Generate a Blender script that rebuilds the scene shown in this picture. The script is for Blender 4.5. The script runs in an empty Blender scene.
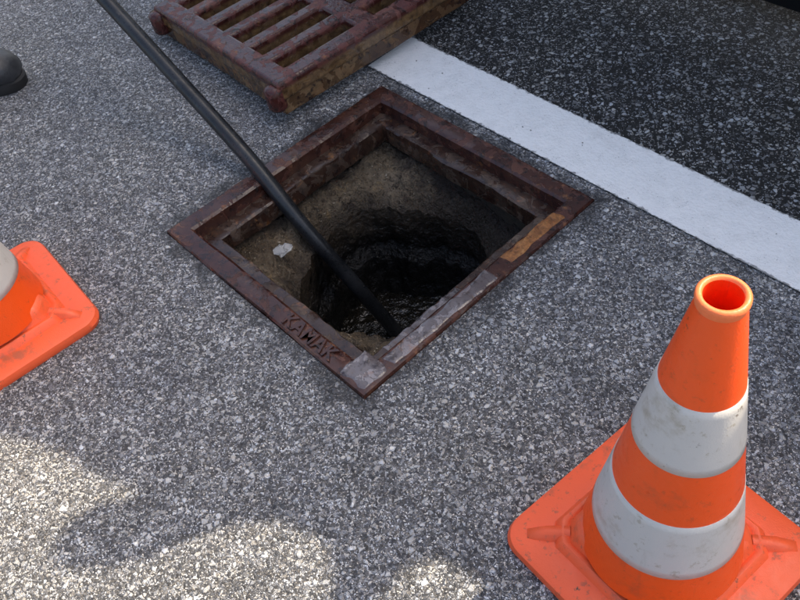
import bpy, bmesh, math, random
from mathutils import Vector, Matrix, noise
from mathutils.geometry import tessellate_polygon
random.seed(7)
sc=bpy.context.scene
COL=sc.collection
sc.view_settings.view_transform='Standard'; sc.view_settings.look='None'; sc.view_settings.exposure=0

# ---------------------------------------------------------------- node helper
class G:
    def __init__(s,name):
        s.m=bpy.data.materials.new(name); s.m.use_nodes=True; s.t=s.m.node_tree; s.t.nodes.clear()
        s.out=s.t.nodes.new('ShaderNodeOutputMaterial'); s.b=s.t.nodes.new('ShaderNodeBsdfPrincipled')
        s.t.links.new(s.b.outputs[0],s.out.inputs[0]); s.co=s.t.nodes.new('ShaderNodeTexCoord').outputs['Object']
        s.dim='3D'
    def n(s,ty,props={},**ins):
        nd=s.t.nodes.new('ShaderNode'+ty)
        for k,v in props.items(): setattr(nd,k,v)
        for k,v in ins.items():
            k2=k.replace('_',' ')
            key=int(k[1:]) if (k[0]=='i' and k[1:].isdigit()) else k2
            s.set(nd.inputs[key],v)
        return nd
    def set(s,inp,v):
        if isinstance(v,bpy.types.NodeSocket): s.t.links.new(v,inp)
        else: inp.default_value=v
    def math(s,op,a,b=0.0,clamp=False):
        nd=s.n('Math',dict(operation=op,use_clamp=clamp),i0=a,i1=b); return nd.outputs[0]
    def noise(s,scale,detail=4,rough=.55,vec=None,dist=0):
        nd=s.n('TexNoise',dict(noise_dimensions=s.dim),Vector=vec or s.co,Scale=scale,Detail=detail,Roughness=rough,Distortion=dist); return nd.outputs[0]
    def vor(s,scale,vec=None,feature='F1',rnd=1.0):
        nd=s.n('TexVoronoi',dict(feature=feature,voronoi_dimensions=s.dim),Vector=vec or s.co,Scale=scale,Randomness=rnd); return nd
    def ss(s,v,a,b,lo=0.0,hi=1.0):
        nd=s.n('MapRange',dict(interpolation_type='SMOOTHSTEP'),i0=v,i1=a,i2=b,i3=lo,i4=hi); return nd.outputs[0]
    def lin(s,v,a,b,lo=0.0,hi=1.0):
        nd=s.n('MapRange',{},i0=v,i1=a,i2=b,i3=lo,i4=hi); return nd.outputs[0]
    def ramp(s,v,stops,interp='LINEAR'):
        nd=s.n('ValToRGB',{},Fac=v); cr=nd.color_ramp; cr.interpolation=interp
        while len(cr.elements)<len(stops): cr.elements.new(0.5)
        for e,(p,c) in zip(cr.elements,stops): e.position=p; e.color=(c[0],c[1],c[2],1) if not isinstance(c,(int,float)) else (c,c,c,1)
        return nd.outputs[0]
    def mix(s,f,a,b,mode='MIX'):
        nd=s.t.nodes.new('ShaderNodeMix'); nd.data_type='RGBA'; nd.blend_type=mode
        s.set(nd.inputs[0],f)
        for i,v in ((6,a),(7,b)):
            if isinstance(v,(tuple,list)) and len(v)==3: v=(*v,1)
            if isinstance(v,(int,float)): v=(v,v,v,1)
            s.set(nd.inputs[i],v)
        return nd.outputs[2]
    def bump(s,h,strength=.5,dist=.002,normal=None):
        nd=s.n('Bump',{},Strength=strength,Distance=dist,Height=h)
        if normal: s.t.links.new(normal,nd.inputs['Normal'])
        return nd.outputs[0]
    def xyz(s):
        return s.n('SeparateXYZ',{},Vector=s.co).outputs
    def fin(s,color=None,rough=None,normal=None,metal=None,spec=None):
        if color is not None: s.set(s.b.inputs['Base Color'],(*color,1) if isinstance(color,tuple) and len(color)==3 else color)
        if rough is not None: s.set(s.b.inputs['Roughness'],rough)
        if normal is not None: s.set(s.b.inputs['Normal'],normal)
        if metal is not None: s.set(s.b.inputs['Metallic'],metal)
        if spec is not None: s.set(s.b.inputs['Specular IOR Level'],spec)
        return s.m

def asphalt(name,dark,mid,light,brightshare,tint,big=.80,wet=False,ks=1.12):
    g=G(name); g.dim='2D'
    dn=g.n('TexNoise',dict(noise_dimensions='2D'),Vector=g.co,Scale=150.0,Detail=1.0)
    off=g.n('VectorMath',dict(operation='SCALE'),i0=dn.outputs['Color']); off.inputs['Scale'].default_value=.004
    vec=g.n('VectorMath',dict(operation='ADD'),i0=g.co,i1=off.outputs[0]).outputs[0]
    def layer(scale,e0,e1):
        a=g.vor(scale,vec); e=g.vor(scale,vec,'DISTANCE_TO_EDGE')
        sep=g.n('SeparateColor',{},Color=a.outputs['Color'])
        m=g.ss(e.outputs['Distance'],e0,e1)
        return m,sep.outputs[0],sep.outputs[1],sep.outputs[2]
    m2,r2,q2,w2=layer(380.0*ks,.02,.18)
    m1,r1,q1,w1=layer(180.0*ks,.05,.20)
    m3,r3,q3,w3=layer(100.0*ks,.08,.24)
    def col(r): return g.ramp(r,[(0,dark),(.35,[d*.6+m*.4 for d,m in zip(dark,mid)]),(1-brightshare*1.6,mid),(1-brightshare*.6,light),(1,[min(1,x*1.3) for x in light])])
    c2=g.mix(m2,dark,col(r2))
    k1=g.math('MULTIPLY',m1,g.ss(q1,.52,.60))
    c1=g.mix(k1,c2,col(r1))
    k3=g.math('MULTIPLY',m3,g.ss(q3,big,big+.04))
    c3=g.mix(k3,c1,g.ramp(w3,[(0,mid),(.4,[(a+b)/2 for a,b in zip(mid,light)]),(.75,light),(1,[min(1,x*1.5) for x in light])]))
    fine=g.noise(1000.0,2)
    c=g.mix(.6,c3,g.ramp(fine,[(.3,.24),(.7,.88)]),'OVERLAY')
    st=g.noise(2.3,4,.6)
    st2=g.noise(14.0,3,.6)
    c=g.mix(1.0,c,g.ramp(q2,[(0,(.94,.99,1.08)),(.5,(1,1,1)),(1,(1.08,1.0,.88))]),'MULTIPLY')
    c=g.mix(1.0,c,g.ramp(st,[(.3,(.84,.86,.90)),(.7,(1.1,1.09,1.06))]),'MULTIPLY')
    c=g.mix(1.0,c,g.ramp(st2,[(.3,.82),(.7,1.14)]),'MULTIPLY')
    c=g.mix(1.0,c,tint,'MULTIPLY')
    rgh=g.lin(fine,.3,.7,.5,.8)
    if wet:
        x=g.xyz()
        m=g.math('MAXIMUM',g.math('ABSOLUTE',x[0]),g.math('ABSOLUTE',x[1]))
        dd=g.math('ADD',g.math('SUBTRACT',m,.30),g.math('MULTIPLY',g.math('SUBTRACT',st2,.5),.10))
        k=g.ss(dd,.035,.005)
        c=g.mix(g.math('MULTIPLY',k,.6),c,(.04,.04,.042))
        rgh=g.math('SUBTRACT',rgh,g.math('MULTIPLY',k,.3))
    h=g.math('ADD',g.math('MULTIPLY',m2,.35),g.math('MULTIPLY',k1,g.lin(w1,0,1,.5,1.0)))
    h=g.math('ADD',h,g.math('MULTIPLY',k3,.8))
    h=g.math('ADD',h,g.math('MULTIPLY',fine,.3))
    nrm=g.bump(h,1.0,.0035)
    return g.fin(c,rgh,nrm,spec=.5)

M_ASPH=asphalt('worn_asphalt',(.050,.050,.053),(.28,.28,.285),(.60,.598,.59),.22,(1.06,1.05,1.05),big=.82,wet=True,ks=1.04)
M_ROAD=asphalt('shade_dark_asphalt',(.008,.008,.008),(.045,.045,.046),(.48,.48,.47),.16,(1,1,1),.70,ks=1.0)  # coarser road asphalt; the truck's shade is also put into this dark colour

# painted line
g=G('road_paint')
n1=g.noise(300.0,4,.7); n2=g.noise(25.0,5,.65); v=g.vor(130.0); 
c=g.ramp(n2,[(.25,(.82,.82,.80)),(.55,(.92,.92,.90))])
pit=g.math('MULTIPLY',g.ss(n1,.38,.32),g.ss(n2,.56,.42))
c=g.mix(pit,c,(.25,.25,.25))
x=g.xyz(); ed=g.math('ABSOLUTE',g.math('SUBTRACT',x[1],.4065))
c=g.mix(g.math('MULTIPLY',g.ss(g.math('ADD',ed,g.math('MULTIPLY',g.noise(90.0,3),.02)),.079,.084),.8),c,(.10,.10,.10))
c=g.mix(g.ss(g.noise(7.0,5,.7),.56,.72,0,.16),c,(.35,.33,.30))
h=g.math('ADD',g.math('MULTIPLY',v.outputs['Distance'],.5),g.math('MULTIPLY',n1,.8))
M_LINE=g.fin(c,.5,g.bump(h,.8,.003))

# rusty wet cast iron
def iron(name,a,b,c_,wet=.5,lowr=.12,mud=None,rustk=.7,spec=.5):
    g=G(name)
    n1=g.noise(9.0,6,.65); n2=g.noise(55.0,5,.65); n3=g.noise(350.0,3,.6)
    c=g.ramp(n1,[(.28,a),(.5,b),(.72,c_)])
    c=g.mix(g.ss(n2,.5,.68),c,(.016,.008,.007))
    c=g.mix(g.math('MULTIPLY',g.ss(n2,.42,.30),rustk),c,(.24,.10,.045))
    n5=g.noise(21.0,5,.7)
    c=g.mix(g.math('MULTIPLY',g.ss(n5,.60,.70),.6),c,(.30,.13,.04))
    wv=g.noise(30.0,5,.6,dist=.6)
    wetm=g.ss(wv,.5-.12*wet,.54-.12*wet)
    c=g.mix(g.math('MULTIPLY',wetm,.55),c,(.022,.008,.007))
    r=g.lin(wetm,0,1,.5,lowr)
    if mud:
        z=g.xyz()[2]
        c=g.mix(g.ss(z,mud,mud-.01),c,g.ramp(n2,[(.3,(.05,.026,.014)),(.6,(.20,.115,.05)),(.8,(.34,.22,.11))]))
    h=g.math('ADD',g.math('MULTIPLY',n3,g.lin(wetm,0,1,1,.12)),g.math('MULTIPLY',n2,.8))
    return g.fin(c,r,g.bump(h,.55,.0025),spec=spec)
M_IRON=iron('wet_rusted_iron',(.045,.014,.010),(.080,.026,.017),(.15,.065,.038),.6)
M_SEAT=iron('muddy_rusted_iron',(.036,.018,.012),(.068,.040,.026),(.16,.12,.09),.5)
M_IRONSHEEN=iron('grey_iron_sky_sheen',(.12,.095,.10),(.20,.175,.18),(.32,.30,.31),.4,rustk=.4,spec=.7)  # lighter grey iron, wet sky reflection put into the colour
M_GRATE=iron('wet_maroon_iron',(.070,.015,.014),(.115,.028,.023),(.18,.068,.045),.45,mud=.074)
M_LUG=iron('wet_maroon_iron_lug',(.070,.014,.012),(.115,.026,.020),(.18,.065,.04),.45)
M_MUDIRON=iron('mud_crusted_iron',(.08,.035,.017),(.16,.085,.035),(.28,.18,.09),.2)

def rough_mat(name,stops,s1,s2,rough,bs,bd,speck=None,depth=None):
    g=G(name); n1=g.noise(s1,6,.65); n2=g.noise(s2,4,.65)
    c=g.ramp(n1,stops)
    c=g.mix(1.0,c,g.ramp(n2,[(.3,.55),(.7,1.3)]),'MULTIPLY')
    if speck:
        nn=g.n('TexNoise',Vector=g.co,Scale=60.0,Detail=2.0)
        of=g.n('VectorMath',dict(operation='SCALE'),i0=nn.outputs['Color']); of.inputs['Scale'].default_value=.02
        vec=g.n('VectorMath',dict(operation='ADD'),i0=g.co,i1=of.outputs[0]).outputs[0]
        v=g.vor(170.0,vec); sp=g.n('SeparateColor',{},Color=v.outputs['Color'])
        mk=g.math('MULTIPLY',g.ss(v.outputs['Distance'],.45,.30),g.ss(sp.outputs[0],.55,.6))
        c=g.mix(mk,c,g.ramp(sp.outputs[1],[(0,(.04,.028,.018)),(.6,(.22,.15,.09)),(1,(.46,.40,.30))]))
        n6=g.noise(26.0,5,.7)
        c=g.mix(g.ss(n6,.53,.62,0,.85),c,(.030,.019,.011))
        c=g.mix(g.ss(n6,.42,.30,0,.6),c,(.30,.20,.09))
        h=g.math('ADD',g.math('MULTIPLY',mk,.8),g.math('ADD',n2,n6))
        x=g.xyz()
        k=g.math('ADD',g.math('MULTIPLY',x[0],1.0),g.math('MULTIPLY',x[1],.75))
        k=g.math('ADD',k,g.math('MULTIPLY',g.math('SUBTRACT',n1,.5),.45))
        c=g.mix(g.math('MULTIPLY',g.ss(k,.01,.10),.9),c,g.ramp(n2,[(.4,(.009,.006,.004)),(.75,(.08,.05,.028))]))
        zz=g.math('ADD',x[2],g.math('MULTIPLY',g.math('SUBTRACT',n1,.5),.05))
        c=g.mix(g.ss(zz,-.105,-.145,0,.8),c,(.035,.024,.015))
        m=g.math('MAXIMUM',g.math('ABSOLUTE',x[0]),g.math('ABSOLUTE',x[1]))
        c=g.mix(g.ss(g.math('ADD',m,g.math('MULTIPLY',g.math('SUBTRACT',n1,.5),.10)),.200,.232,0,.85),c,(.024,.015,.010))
    else: h=g.math('ADD',n2,n1)
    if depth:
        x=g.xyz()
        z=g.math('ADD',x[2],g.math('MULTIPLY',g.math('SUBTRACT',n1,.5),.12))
        c=g.mix(g.ss(z,depth[0],depth[1],1.0,0.0),c,(.006,.005,.004))  # colour goes near black with depth
    return g.fin(c,g.lin(n1,.3,.7,rough-.15,rough+.2),g.bump(h,bs,bd))
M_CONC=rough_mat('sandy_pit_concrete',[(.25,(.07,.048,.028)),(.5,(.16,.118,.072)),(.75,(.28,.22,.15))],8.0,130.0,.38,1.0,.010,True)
M_SHAFT=rough_mat('shaft_wall_dark_below',[(.3,(.028,.020,.013)),(.6,(.075,.054,.035)),(.8,(.15,.115,.075))],9.0,70.0,.32,1.0,.012,depth=(-.26,-.11))
M_OCHRE=rough_mat('ochre_rust_scale',[(.3,(.14,.04,.012)),(.55,(.34,.14,.04)),(.8,(.5,.31,.14))],40.0,150.0,.5,1,.004)
M_DIRT=rough_mat('dirt_under',[(.3,(.02,.016,.012)),(.7,(.06,.045,.03))],9.0,90.0,.8,.8,.006)
M_GRIT=rough_mat('loose_grit',[(.3,(.14,.14,.14)),(.6,(.36,.35,.33)),(.8,(.5,.48,.45))],60.0,400.0,.7,.5,.002)

g=G('dark_water'); n=g.noise(30.0,4,.6)
M_WATER=g.fin((.012,.010,.007),.04,g.bump(n,.7,.018),spec=.7)
g=G('black_rubber_hose'); n=g.noise(160.0,4,.6); n2=g.noise(14.0,4,.6)
c=g.ramp(n2,[(.35,(.009,.010,.012)),(.7,(.026,.028,.031))])
c=g.mix(g.ss(g.noise(45.0,5,.7),.60,.70,0,.5),c,(.10,.09,.075))
M_HOSE=g.fin(c,g.lin(n,.3,.7,.22,.45),g.bump(n,.25,.001))
g=G('dusty_boot_rubber'); n=g.noise(120.0,4,.6); n2=g.noise(22.0,5,.65)
M_BOOT=g.fin(g.ramp(n2,[(.35,(.014,.016,.020)),(.75,(.07,.074,.08))]),g.lin(n2,.3,.7,.3,.6),g.bump(n,.4,.003))
def cone_mat(name,base,dirt,amt,rough=.42):
    g=G(name); n1=g.noise(13.0,6,.68); n2=g.noise(70.0,5,.7); n3=g.noise(500.0,2)
    c=g.mix(g.math('MULTIPLY',g.ss(n1,.54,.72),amt),base,dirt)
    c=g.mix(g.math('MULTIPLY',g.ss(n2,.59,.68),amt*.8),c,dirt)
    c=g.mix(g.ss(g.noise(32.0,5,.75),.65,.71,0,amt*1.1),c,(.10,.06,.03))
    st=g.n('Mapping',{},Vector=g.co,Scale=(60,60,4)).outputs[0]
    n4=g.noise(1.0,4,.6,vec=st)
    c=g.mix(g.math('MULTIPLY',g.ss(n4,.6,.75),amt*.5),c,dirt)
    return g.fin(c,g.lin(n2,.3,.7,rough-.1,rough+.15),g.bump(g.math('ADD',n3,n2),.2,.0018))
M_ORANGE=cone_mat('orange_cone_plastic',(.95,.095,.006),(.50,.08,.02),.55,.36)
M_OBASE=cone_mat('orange_base_rubber',(.90,.12,.035),(.44,.105,.05),.95,.42)
M_BAND=cone_mat('white_reflective_band',(.58,.555,.52),(.34,.29,.21),.75,.42)
M_INNER=cone_mat('orange_cone_inside',(.85,.06,.006),(.4,.05,.02),.4)
M_RIM=cone_mat('pale_orange_cut_rim',(.92,.20,.06),(.6,.2,.1),.5)
g=G('truck_side_paint'); M_TRUCK=g.fin((.55,.56,.57),.4)
g=G('grey_shade_sheet'); n=g.noise(12.0,4); M_SHADESHEET=g.fin((.6,.6,.6),.7,g.bump(n,.4,.02))  # for the added shadow-casting sheet
g=G('tyre_rubber'); M_TYRE=g.fin((.02,.02,.02),.8)
g=G('underside_shade_black'); M_UNDERSHADE=g.fin((.008,.008,.008),.9,spec=.1)  # near black, stands for the shade under the truck
g=G('wheel_steel'); M_STEEL=g.fin((.4,.4,.4),.4,metal=.6)
g=G('clear_crumpled_plastic'); M_PLAST=g.fin((.6,.6,.58),.15,spec=.7); g.b.inputs['Alpha'].default_value=.4

# ---------------------------------------------------------------- mesh helpers
def obj(name,me,mat=None,parent=None,smooth=False):
    o=bpy.data.objects.new(name,me); COL.objects.link(o)
    if mat: me.materials.append(mat)
    if parent: o.parent=parent
    if smooth:
        for p in me.polygons: p.use_smooth=True
    return o
def mesh(name,vs,fs):
    me=bpy.data.meshes.new(name); me.from_pydata(vs,[],fs); me.update(); return me
def empty(name,loc,label,cat):
    e=bpy.data.objects.new(name,None); COL.objects.link(e); e.location=loc; e.empty_display_size=.1
    e['label']=label; e['category']=cat; return e
def smooth_by_angle(o,deg=35):
    me=o.data
    for p in me.polygons: p.use_smooth=True
    bm=bmesh.new(); bm.from_mesh(me)
    for e in bm.edges:
        if len(e.link_faces)==2 and e.calc_face_angle(0)>math.radians(deg): e.smooth=False
    bm.to_mesh(me); bm.free()
def lathe(prof,seg=64,close=False):
    vs=[];fs=[]
    for r,z in prof:
        for i in range(seg):
            a=2*math.pi*i/seg; vs.append((r*math.cos(a),r*math.sin(a),z))
    for j in range(len(prof)-1):
        for i in range(seg):
            k=(i+1)%seg; fs.append((j*seg+i,j*seg+k,(j+1)*seg+k,(j+1)*seg+i))
    if close:
        j=len(prof)-1
        for i in range(seg):
            k=(i+1)%seg; fs.append((j*seg+i,j*seg+k,k,i))
    return vs,fs
def sqring(prof,n=24,jit=0.0,fn=None):
    vs=[];fs=[]
    m=4*n
    for j,(s,z) in enumerate(prof):
        for i in range(m):
            side=i//n; t=(i%n)/n*2-1
            x,y=[(t*s,-s),(s,t*s),(-t*s,s),(-s,-t*s)][side]
            q=Vector((x*9,y*9,j*.37))
            d=noise.noise_vector(q)*jit+noise.noise_vector(q*4)*jit*.5
            vs.append((x+d.x,y+d.y,z+d.z*.6))
    for j in range(len(prof)-1):
        for i in range(m):
            k=(i+1)%m; fs.append((j*m+i,j*m+k,(j+1)*m+k,(j+1)*m+i))
    return vs,fs
def rrect_pts(hx,hy,r,seg=8):
    pts=[]
    for cx,cy,a0 in ((hx-r,hy-r,0),(-hx+r,hy-r,90),(-hx+r,-hy+r,180),(hx-r,-hy+r,270)):
        for i in range(seg+1):
            a=math.radians(a0+90*i/seg); pts.append((cx+r*math.cos(a),cy+r*math.sin(a)))
    return pts
def tube(path,rad,seg=24,sub=12):
    P=[Vector(p) for p in path]; pts=[]
    for i in range(len(P)-1):
        p0=P[max(i-1,0)];p1=P[i];p2=P[i+1];p3=P[min(i+2,len(P)-1)]
        for k in range(sub):
            t=k/sub
            pts.append(.5*((2*p1)+(-p0+p2)*t+(2*p0-5*p1+4*p2-p3)*t*t+(-p0+3*p1-3*p2+p3)*t**3))
    pts.append(P[-1]); vs=[];fs=[]
    up=Vector((0,1,0.13)).normalized()
    for i,p in enumerate(pts):
        d=(pts[min(i+1,len(pts)-1)]-pts[max(i-1,0)]).normalized()
        a=d.cross(up).normalized(); b=d.cross(a)
        for s in range(seg):
            an=2*math.pi*s/seg; vs.append(tuple(p+rad*(a*math.cos(an)+b*math.sin(an))))
    for i in range(len(pts)-1):
        for s in range(seg):
            k=(s+1)%seg; fs.append((i*seg+s,i*seg+k,(i+1)*seg+k,(i+1)*seg+s))
    fs.append(tuple(range(seg))[::-1]); fs.append(tuple((len(pts)-1)*seg+s for s in range(seg)))
    return vs,fs
def boxm(x0,x1,y0,y1,z0,z1):
    vs=[(x,y,z) for z in (z0,z1) for y in (y0,y1) for x in (x0,x1)]
    fs=[(0,2,3,1),(4,5,7,6),(0,1,5,4),(1,3,7,5),(3,2,6,7),(2,0,4,6)]
    return vs,fs
def bevel(o,w,seg=2):
    m=o.modifiers.new('b','BEVEL'); m.width=w; m.segments=seg; m.limit_method='ANGLE'

# ---------------------------------------------------------------- ground
def sheet(name,xs,ys,skip,z,mat):
    vs=[(x,y,z) for y in ys for x in xs]; nx=len(xs); fs=[]
    for j in range(len(ys)-1):
        for i in range(nx-1):
            if (i,j) in skip: continue
            a=j*nx+i; fs.append((a,a+1,a+1+nx,a+nx))
    o=obj(name,mesh(name,vs,fs),mat); o['kind']='structure'; return o
sheet('parking_lane_ground',[-300,-.3,.3,300],[-300,-.3,.3,.40],{(1,1)},0,M_ASPH)
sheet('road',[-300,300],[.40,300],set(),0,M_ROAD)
vs=[];fs=[];N=600
for i in range(N+1):
    x=-.385+i*.01 if i<N else 60
    e1=noise.noise(Vector((x*60,1,0)))*.0025; e2=noise.noise(Vector((x*60,9,0)))*.0025
    vs+=[(x,.333+e1,.004),(x,.480+e2,.004)]
for i in range(N): fs.append((2*i,2*i+2,2*i+3,2*i+1))
o=obj('road_marking',mesh('road_marking',vs,fs),M_LINE); o['kind']='structure'

# loose grit
vs=[];fs=[]
ico=bmesh.new(); bmesh.ops.create_icosphere(ico,subdivisions=1,radius=1); iv=[v.co.copy() for v in ico.verts]; jf=[[v.index for v in f.verts] for f in ico.faces]; ico.free()
cnt=0
while cnt<420:
    x=random.uniform(-1.5,1.0); y=random.uniform(-.9,1.0)
    if abs(x)<.31 and abs(y)<.31: continue
    s=random.choice([.0012,.0016,.0018,.0024,.0034]); b=len(vs); sd=random.random()*50
    rz=.0045 if .33<y<.48 and x>-.385 else 0.0005
    if rz>.004: s=min(s,.0018)
    for v in iv:
        k=1+.35*noise.noise(v*1.7+Vector((sd,0,0))); vs.append((x+v.x*s*k*1.2,y+v.y*s*k,rz+s*.45+v.z*s*.65*k))
    fs+=[tuple(b+i for i in f) for f in jf]; cnt+=1
o=obj('gravel',mesh('grit',vs,fs),M_GRIT); o['kind']='stuff'; o['label']='scattered loose grit on the asphalt'; o['category']='gravel'

# ---------------------------------------------------------------- storm drain
fr=empty('storm_drain',(0,0,0),'open square storm drain with rusty iron frame and dark concrete shaft','storm drain')
seg=200; vs=[];fs=[]
def sq(a,s):
    c,sn=math.cos(a),math.sin(a); k=s/max(abs(c),abs(sn)); return c*k,sn*k
rings=24
cx,cy=.012,.0
def holer(a):
    r=.183+.010*math.cos(4*a+.9)+.012*noise.noise(Vector((math.cos(a)*2,math.sin(a)*2,3)))+.008*noise.noise(Vector((math.cos(a)*7,math.sin(a)*7,3)))+.004*noise.noise(Vector((math.cos(a)*18,math.sin(a)*18,3)))
    k=max(0,math.cos(a-math.radians(40)))**3
    return r+.032*k
def ledge_z(a,t,x,y):
    k=max(0,math.cos(a-math.radians(40)))**2
    z=-.080-.034*t-.030*max(0,t-.6)*2.5-.045*k
    z+=.018*noise.noise(Vector((x*14,y*14,0)))+.015*noise.noise(Vector((x*38,y*38,5)))+.008*noise.noise(Vector((x*95,y*95,5)))
    return z
for j in range(rings+1):
    t=j/rings
    for i in range(seg):
        a=2*math.pi*i/seg
        x0,y0=sq(a,.244); r=holer(a); x1,y1=cx+r*math.cos(a),cy+r*math.sin(a)
        x=x0+(x1-x0)*t; y=y0+(y1-y0)*t
        vs.append((x,y,ledge_z(a,t,x,y)))
for j in range(rings):
    for i in range(seg):
        k=(i+1)%seg; fs.append((j*seg+i,j*seg+k,(j+1)*seg+k,(j+1)*seg+i))
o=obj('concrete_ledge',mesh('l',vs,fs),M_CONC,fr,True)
last=vs[-seg:]
vs=[];fs=[];rz=36
for j in range(rz+1):
    t=j/rz
    for i in range(seg):
        a=2*math.pi*i/seg; lx,ly,lz=last[i]
        if j==0: vs.append((lx,ly,lz)); continue
        dx,dy=lx-cx,ly-cy; z=lz-.42*t
        rr=1+(.07*noise.noise(Vector((math.cos(a)*3,math.sin(a)*3,z*14)))+.04*noise.noise(Vector((math.cos(a)*9,math.sin(a)*9,z*50))))*min(1,t*4)
        rr-=.10*(1 if z<-.27 else 0)
        vs.append((cx+dx*rr,cy+dy*rr,z))
for j in range(rz):
    for i in range(seg):
        k=(i+1)%seg; fs.append((j*seg+i,j*seg+k,(j+1)*seg+k,(j+1)*seg+i))
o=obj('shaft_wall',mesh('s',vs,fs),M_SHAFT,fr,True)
vs=[];fs=[];nr=50;ns=64; hx,hy=-.025,.016
for j in range(nr+1):
    r=.005+.27*j/nr
    for i in range(ns):
        a=2*math.pi*i/ns; w_=r+.006*noise.noise(Vector((math.cos(a)*2,math.sin(a)*2,r*20)))
        vs.append((hx+r*math.cos(a),hy+r*math.sin(a),-.405+.0015*math.sin(w_*190)*math.exp(-r*12)))
for j in range(nr):
    for i in range(ns): fs.append((j*ns+i,j*ns+(i+1)%ns,(j+1)*ns+(i+1)%ns,(j+1)*ns+i))
o=obj('water',mesh('w',vs,fs),M_WATER,fr,True)
vs,fs=sqring([(.2445,-.03),(.2445,-.2)],20,.003)
o=obj('pit_wall',mesh('pw',vs,fs),M_DIRT,fr,True)

vs,fs=sqring([(.2995,-.1),(.2995,.003),(.297,.0065),(.290,.007),(.264,.0065),(.2585,.002),(.2575,-.030)],60,.0018)
o=obj('outer_rim',mesh('r',vs,fs),M_IRON,fr); smooth_by_angle(o)
vs,fs=sqring([(.2605,-.026),(.2570,-.0245),(.228,-.0255),(.2245,-.029),(.2225,-.066),(.224,-.070),(.244,-.074)],60,.0040)
o=obj('inner_seat',mesh('r',vs,fs),M_SEAT,fr); smooth_by_angle(o)
cu=bpy.data.curves.new('txt','FONT'); cu.body='KAMAK'; cu.size=.038; cu.extrude=.0024; cu.offset=.0006; cu.space_character=1.05; cu.align_x='CENTER'; cu.align_y='CENTER'
to=bpy.data.objects.new('tmp',cu); COL.objects.link(to); bpy.context.view_layer.update()
me=bpy.data.meshes.new_from_object(to.evaluated_get(bpy.context.evaluated_depsgraph_get())); bpy.data.objects.remove(to)
o=obj('cast_lettering',me,M_IRON,fr); o.location=(.135,-.280,.0075)

def strip(name,x0,x1,y0,y1,z,th,mat,parent,seed):
    nx,ny=10,70; along_y=(y1-y0)>(x1-x0)
    vs=[];fs=[];nu,nv=(nx,ny) if along_y else (ny,nx)
    for i in range(nu+1):
        for j in range(nv+1):
            u=i/nu;v=j/nv; x=x0+(x1-x0)*u; y=y0+(y1-y0)*v
            e=min(u,1-u)*(x1-x0); f_=min(v,1-v)*(y1-y0); m=min(e,f_)
            q=noise.noise_vector(Vector((x*45,y*45,seed)))*.007; zz=z+th*min(1,m/.004)+q.z*.12
            x+=q.x*.6;y+=q.y
            vs.append((x,y,zz))
    for i in range(nu):
        for j in range(nv):
            a=i*(nv+1)+j; fs.append((a,a+nv+1,a+nv+2,a+1))
    return obj(name,mesh(name,vs,fs),mat,parent,True)
strip('rust_scale',.262,.290,.075,.225,.0058,.003,M_OCHRE,fr,2)
strip('sky_sheen_patch',.264,.294,-.225,.03,.0058,.0026,M_IRONSHEEN,fr,5)  # pale strips painted as sky reflection on the wet frame
strip('sky_sheen_patch',.230,.293,-.293,-.235,.0058,.0030,M_IRONSHEEN,fr,8)
strip('sky_sheen_patch',.229,.255,-.20,-.01,-.0262,.0026,M_IRONSHEEN,fr,11)

# ---------------------------------------------------------------- grate
GS=.285
gr=empty('drain_grate',(0,0,0),'maroon cast iron drain grate with slots lying on asphalt','drain grate')
H=.085
bm=bmesh.new()
cols=6; pitch=(2*GS-.06)/cols; sw=.046
slots_x=[]
x=-GS+.03+(pitch-sw)/2
for c in range(cols): slots_x.append((x,x+sw)); x+=pitch
rows=[(-GS+.055,-.03),(.03,GS-.055)]
X=sorted({-GS,GS,*[a for s in slots_x for a in s]}); Y=sorted({-GS,GS,*[a for s in rows for a in s]})
def issl(i,j):
    mx=(X[i]+X[i+1])/2; my=(Y[j]+Y[j+1])/2
    return any(a<mx<b for a,b in slots_x) and any(a<my<b for a,b in rows)
vt={};vb={}
for j,y in enumerate(Y):
    for i,xx in enumerate(X): vt[i,j]=bm.verts.new((xx,y,H)); vb[i,j]=bm.verts.new((xx,y,H-.045))
cells={(i,j) for i in range(len(X)-1) for j in range(len(Y)-1) if not issl(i,j)}
for i,j in cells:
    bm.faces.new((vt[i,j],vt[i+1,j],vt[i+1,j+1],vt[i,j+1])); bm.faces.new((vb[i,j],vb[i,j+1],vb[i+1,j+1],vb[i+1,j]))
    for di,dj,a,b in ((0,-1,(i,j),(i+1,j)),(1,0,(i+1,j),(i+1,j+1)),(0,1,(i+1,j+1),(i,j+1)),(-1,0,(i,j+1),(i,j))):
        if (i+di,j+dj) not in cells: bm.faces.new((vt[b],vt[a],vb[a],vb[b]))
bmesh.ops.recalc_face_normals(bm,faces=bm.faces[:])
me=bpy.data.meshes.new('g'); bm.to_mesh(me); bm.free()
o=obj('slotted_plate',me,M_GRATE,gr); bevel(o,.009,4)
vs,fs=sqring([(GS-.004,H-.044),(GS-.004,.004),(GS-.03,.004),(GS-.03,H-.044)],20,.002)
o=obj('rim_skirt',mesh('k',vs,fs),M_MUDIRON,gr); bevel(o,.004)
vs,fs=boxm(-GS+.03,GS-.03,-.02,.02,.01,H-.046); o=obj('cross_rib',mesh('k',vs,fs),M_MUDIRON,gr); bevel(o,.004)
vs,fs=lathe([(0.0001,0),(.018,0),(.022,.006),(.022,.05),(.016,.056),(.0001,.056)],24)
for p in ((-GS+.02,-GS-.002),(GS-.02,-GS-.002)):
    o=obj('corner_lug',mesh('k',vs,fs),M_LUG,gr,True); o.location=(p[0],p[1],.02)
gr.location=(-.640,.378,.012); gr.rotation_euler=(math.radians(1.0),math.radians(-2.0),math.radians(-3))

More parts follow.
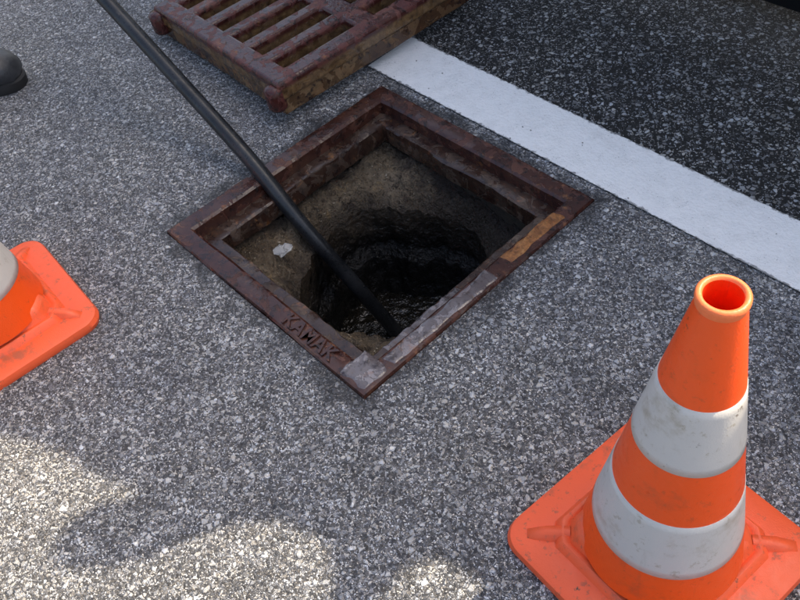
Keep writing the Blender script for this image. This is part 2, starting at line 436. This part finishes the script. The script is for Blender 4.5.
# ---------------------------------------------------------------- hose
path=[(-2.0,-.10,1.05),(-1.25,-.075,.52),(-.75,-.068,.255),(-.5,-.07,.135),(-.3,-.072,.035),(-.18,-.066,-.075),(-.09,-.035,-.22),(-.03,.012,-.40),(-.02,.02,-.47)]
vs,fs=tube(path,.0165)
o=obj('hose',mesh('h',vs,fs),M_HOSE,smooth=True); o['label']='long black rubber hose hanging down into the open drain'; o['category']='hose'
bm=bmesh.new(); bmesh.ops.create_icosphere(bm,subdivisions=3,radius=.015)
for v in bm.verts:
    v.co*=1+.9*noise.noise(v.co*110); v.co.z*=.4
me=bpy.data.meshes.new('p'); bm.to_mesh(me); bm.free()
o=obj('plastic_scrap',me,M_PLAST); o.location=(-.155,-.135,-.088); o['label']='crumpled clear plastic scrap on the concrete ledge'; o['category']='litter'

# ---------------------------------------------------------------- traffic cones
TOP=.540
def rc(h): return .0215+(TOP-h)*.168
def cone(name,loc,rot,label):
    e=empty(name,loc,label,'traffic cone'); e['group']='orange and white traffic cones around the drain'
    prof=[(.154,.154,.035,.000),(.157,.157,.037,.010),(.154,.154,.037,.019),(.147,.147,.035,.0225)]
    vs=[];fs=[];L=[]
    for hx,hy,r,z in prof:
        p=rrect_pts(hx-.002,hy-.002,r,10); L.append([(x,y,z) for x,y in p])
    n=len(L[0])
    for k,(rr,z) in enumerate(((.139,.0240),(.134,.033),(.129,.0375),(.124,.0375),(.119,.0350),(.1165,.039),(.113,.049),(.108,.058),(.100,.062))):
        ring=[]
        for x,y,_ in L[3]:
            a=math.atan2(y,x); ring.append((rr*math.cos(a),rr*math.sin(a),z))
        L.append(ring)
    for l in L: vs+=l
    for j in range(len(L)-1):
        for i in range(n):
            k=(i+1)%n; fs.append((j*n+i,j*n+k,(j+1)*n+k,(j+1)*n+i))
    fs.append(tuple(range(n))[::-1])
    o=obj('base',mesh('b',vs,fs),M_OBASE,e); smooth_by_angle(o,38)
    for q in range(4):
        vs=[];fs=[]
        a=math.radians(45+90*q); d=Vector((math.cos(a),math.sin(a),0)); s=Vector((-d.y,d.x,0))
        for rr,w,z in ((.118,.011,.0385),(.150,.012,.0345),(.176,.010,.0250)):
            vs+=[tuple(d*rr-s*w+Vector((0,0,.018))),tuple(d*rr-s*(w*.6)+Vector((0,0,z))),tuple(d*rr+s*(w*.6)+Vector((0,0,z))),tuple(d*rr+s*w+Vector((0,0,.018)))]
        for j in range(2):
            for i in range(3): fs.append((j*4+i,j*4+i+1,(j+1)*4+i+1,(j+1)*4+i))
        fs.append((8,9,10,11))
        obj('corner_rib',mesh('cr',vs,fs),M_OBASE,e,True)
    hs=[.045+i*.02 for i in range(24)]+[TOP-.012]
    vs,fs=lathe([(rc(h),h) for h in hs],96); o=obj('cone_body',mesh('cb',vs,fs),M_ORANGE,e,True)
    R=.0215; T=TOP-.53
    prof=[(rc(TOP-.012),.518+T),(R+.0026,.521+T),(R+.0032,.525+T),(R+.0030,.529+T),(R+.001,.531+T),(R-.002,.531+T),(R-.0035,.528+T)]
    vs,fs=lathe(prof,96); o=obj('top_rim',mesh('tr',vs,fs),M_RIM,e,True)
    prof=[(R-.0035,.528+T),(R-.0035,.515+T),(rc(.4)-.005,.4),(rc(.25)-.005,.25),(rc(.06)-.005,.06)]
    vs,fs=lathe(prof,64); o=obj('cone_inside',mesh('ci',vs,fs),M_INNER,e,True)
    for a,b in ((.312,.412),(.118,.222)):
        prof=[(rc(a)-.0005,a-.0003),(rc(a)+.0007,a)]+[(rc(a+(b-a)*t/8)+.0007,a+(b-a)*t/8) for t in range(1,8)]+[(rc(b)+.0007,b),(rc(b)-.0005,b+.0003)]
        vs,fs=lathe(prof,96); o=obj('reflective_band',mesh('rb',vs,fs),M_BAND,e,True)
    e.rotation_euler=(0,0,math.radians(rot)); return e
cone('traffic_cone',(.785,-.190,0),-5,'orange traffic cone with two scuffed white bands on grey asphalt')
cone('traffic_cone',(-.352,-.652,0),-3,'orange traffic cone with scuffed base near shadow edge')

# ---------------------------------------------------------------- boot
bt=empty('rubber_boot',(-1.172,-.348,0),"dusty black rubber work boot standing on the asphalt",'boot')
def loft(secs,n=24,cap=True):
    vs=[];fs=[]
    for (c,ax,ay,u,v_) in secs:
        c=Vector(c);u=Vector(u);v_=Vector(v_)
        for i in range(n):
            a=2*math.pi*i/n; vs.append(tuple(c+u*ax*math.cos(a)+v_*ay*math.sin(a)))
    for j in range(len(secs)-1):
        for i in range(n): fs.append((j*n+i,j*n+(i+1)%n,(j+1)*n+(i+1)%n,(j+1)*n+i))
    if cap: fs.append(tuple(range(n))[::-1]); fs.append(tuple((len(secs)-1)*n+i for i in range(n)))
    return vs,fs
Yv=(0,1,0);Zv=(0,0,1)
secs=[((.142,0,.038),.012,.010,Yv,Zv),((.136,0,.042),.032,.024,Yv,Zv),((.115,0,.046),.046,.032,Yv,Zv),((.08,0,.050),.052,.038,Yv,Zv),((.04,0,.056),.050,.046,Yv,Zv),((0,0,.070),.044,.06,Yv,(-.2,0,1)),((-.035,0,.095),.043,.078,Yv,(-.6,0,.8)),((-.06,0,.14),.048,.072,Yv,(-.93,0,.35)),((-.072,0,.20),.052,.064,Yv,(-1,0,.05)),((-.075,0,.30),.058,.066,Yv,(-1,0,0)),((-.075,0,.36),.061,.069,Yv,(-1,0,0))]
vs,fs=loft(secs,28); o=obj('boot_upper',mesh('bu',vs,fs),M_BOOT,bt,True)
out=[]
for i in range(40):
    a=2*math.pi*i/40; x=.145*math.cos(a); w=.052 if x>0 else .043
    y=w*math.copysign(abs(math.sin(a))**.75,math.sin(a)); out.append((x,y))
vs=[(x*k,y*k,z) for z,k in ((0,.98),(.004,1.0),(.022,1.02),(.026,.99)) for x,y in out]
fs=[(j*40+i,j*40+(i+1)%40,(j+1)*40+(i+1)%40,(j+1)*40+i) for j in range(3) for i in range(40)]+[tuple(range(40))[::-1],tuple(120+i for i in range(40))]
o=obj('sole',mesh('so',vs,fs),M_TYRE,bt); smooth_by_angle(o)
bt.rotation_euler=(0,0,math.radians(42)); bt.scale=(1.15,1.15,1.15)

# ---------------------------------------------------------------- service truck alongside (source of the shade)
AZ=math.radians(17); EL=math.radians(50)
S=Vector((math.sin(AZ)*math.cos(EL),math.cos(AZ)*math.cos(EL),math.sin(EL)))
YT=.99
shade=[(-2.1,-.95),(-.6,-.93),(-.3,-.86),(-.113,-.765),(-.05,-.728),(0,-.709),(.07,-.69),(.154,-.658),(.165,-.68),(.127,-.725),(.12,-.765),(.139,-.802),(.16,-.812),(.188,-.803),(.235,-.75),(.268,-.702),(.295,-.62),(.323,-.575),(.36,-.535),(.398,-.518),(.435,-.508),(.465,-.517),(.49,-.535),(.504,-.559),(.535,-.56),(.558,-.52),(.553,-.48),(.554,-.443),(.57,-.415),(.595,-.404),(.63,-.395),(.669,-.402),(.70,-.44),(.74,-.50),(.9,-.62),(1.2,-.7),(1.5,-.72)]
top=[]
for gx,gy in shade:
    t=(YT-gy)/S.y; top.append((gx+t*S.x,t*S.z))
tk=empty('service_truck',(0,YT,0),'large grey service truck with added shadow-casting sheet parked on the road','truck')
poly=top+[(top[-1][0],1.35),(top[0][0],1.35)]
n=len(poly)
tris=tessellate_polygon([[Vector((x,z,0)) for x,z in poly]])
vs=[(x,0,z) for x,z in poly]+[(x,.02,z) for x,z in poly]
fs=[tuple(t) for t in tris]+[tuple(n+i for i in t[::-1]) for t in tris]+[(i,n+i,n+(i+1)%n,(i+1)%n) for i in range(n)]
obj('shade_outline_sheet',mesh('t',vs,fs),M_SHADESHEET,tk)  # added sheet, top edge shaped to cast the shadow outline
X0,X1=top[0][0],top[-1][0]
vs,fs=boxm(X0,X1,0.005,1.7,.62,1.348); o=obj('cargo_body',mesh('c',vs,fs),M_TRUCK,tk); bevel(o,.02)
vs,fs=boxm(X0,X1,0.012,.045,.045,.618); o=obj('underside_shade_panel',mesh('c',vs,fs),M_UNDERSHADE,tk)  # added low black panel to give the deep shade under the truck
for wx in (-1.0,1.3):
    for wy in (.1,1.4):
        prof=[(.30,0),(.46,0),(.5,.03),(.5,.25),(.46,.28),(.30,.28)]
        vs,fs=lathe(prof,48,True); o=obj('tyre',mesh('ty',vs,fs),M_TYRE,tk,True); o.location=(wx,wy+.28,.5); o.rotation_euler=(math.radians(90),0,0)
        vs,fs=lathe([(.001,.08),(.12,.08),(.14,.04),(.29,.06),(.302,.02),(.302,.26)],32); o=obj('rim',mesh('ri',vs,fs),M_STEEL,tk,True); o.location=(wx,wy+.28,.5); o.rotation_euler=(math.radians(90),0,0)

# ---------------------------------------------------------------- light
w=bpy.data.worlds.new('World'); sc.world=w; w.use_nodes=True; nt=w.node_tree
sky=nt.nodes.new('ShaderNodeTexSky'); sky.sky_type='NISHITA'; sky.sun_disc=False; sky.sun_elevation=EL; sky.sun_rotation=AZ
sky.dust_density=6.5; sky.air_density=1.1; sky.ozone_density=.6
bg=nt.nodes['Background']; nt.links.new(sky.outputs[0],bg.inputs[0]); bg.inputs[1].default_value=.32
sl=bpy.data.lights.new('sun','SUN'); sl.energy=7.5; sl.angle=math.radians(.55); sl.color=(1,.87,.66)
so=bpy.data.objects.new('sun',sl); COL.objects.link(so); so.rotation_euler=S.to_track_quat('Z','Y').to_euler()

# ---------------------------------------------------------------- camera
cd=bpy.data.cameras.new('camera'); cam=bpy.data.objects.new('camera',cd); COL.objects.link(cam); sc.camera=cam
cd.sensor_width=36; cd.lens=37.53; cd.clip_start=.02; cd.clip_end=2000
r=Vector((.68703,.71608,-.12337)); d=Vector((.49698,-.58693,-.63915)); f=Vector((-.53009,.37781,-.75912))
m=Matrix(((r.x,-d.x,-f.x,.9823),(r.y,-d.y,-f.y,-.678),(r.z,-d.z,-f.z,1.1331),(0,0,0,1)))
cam.matrix_world=m
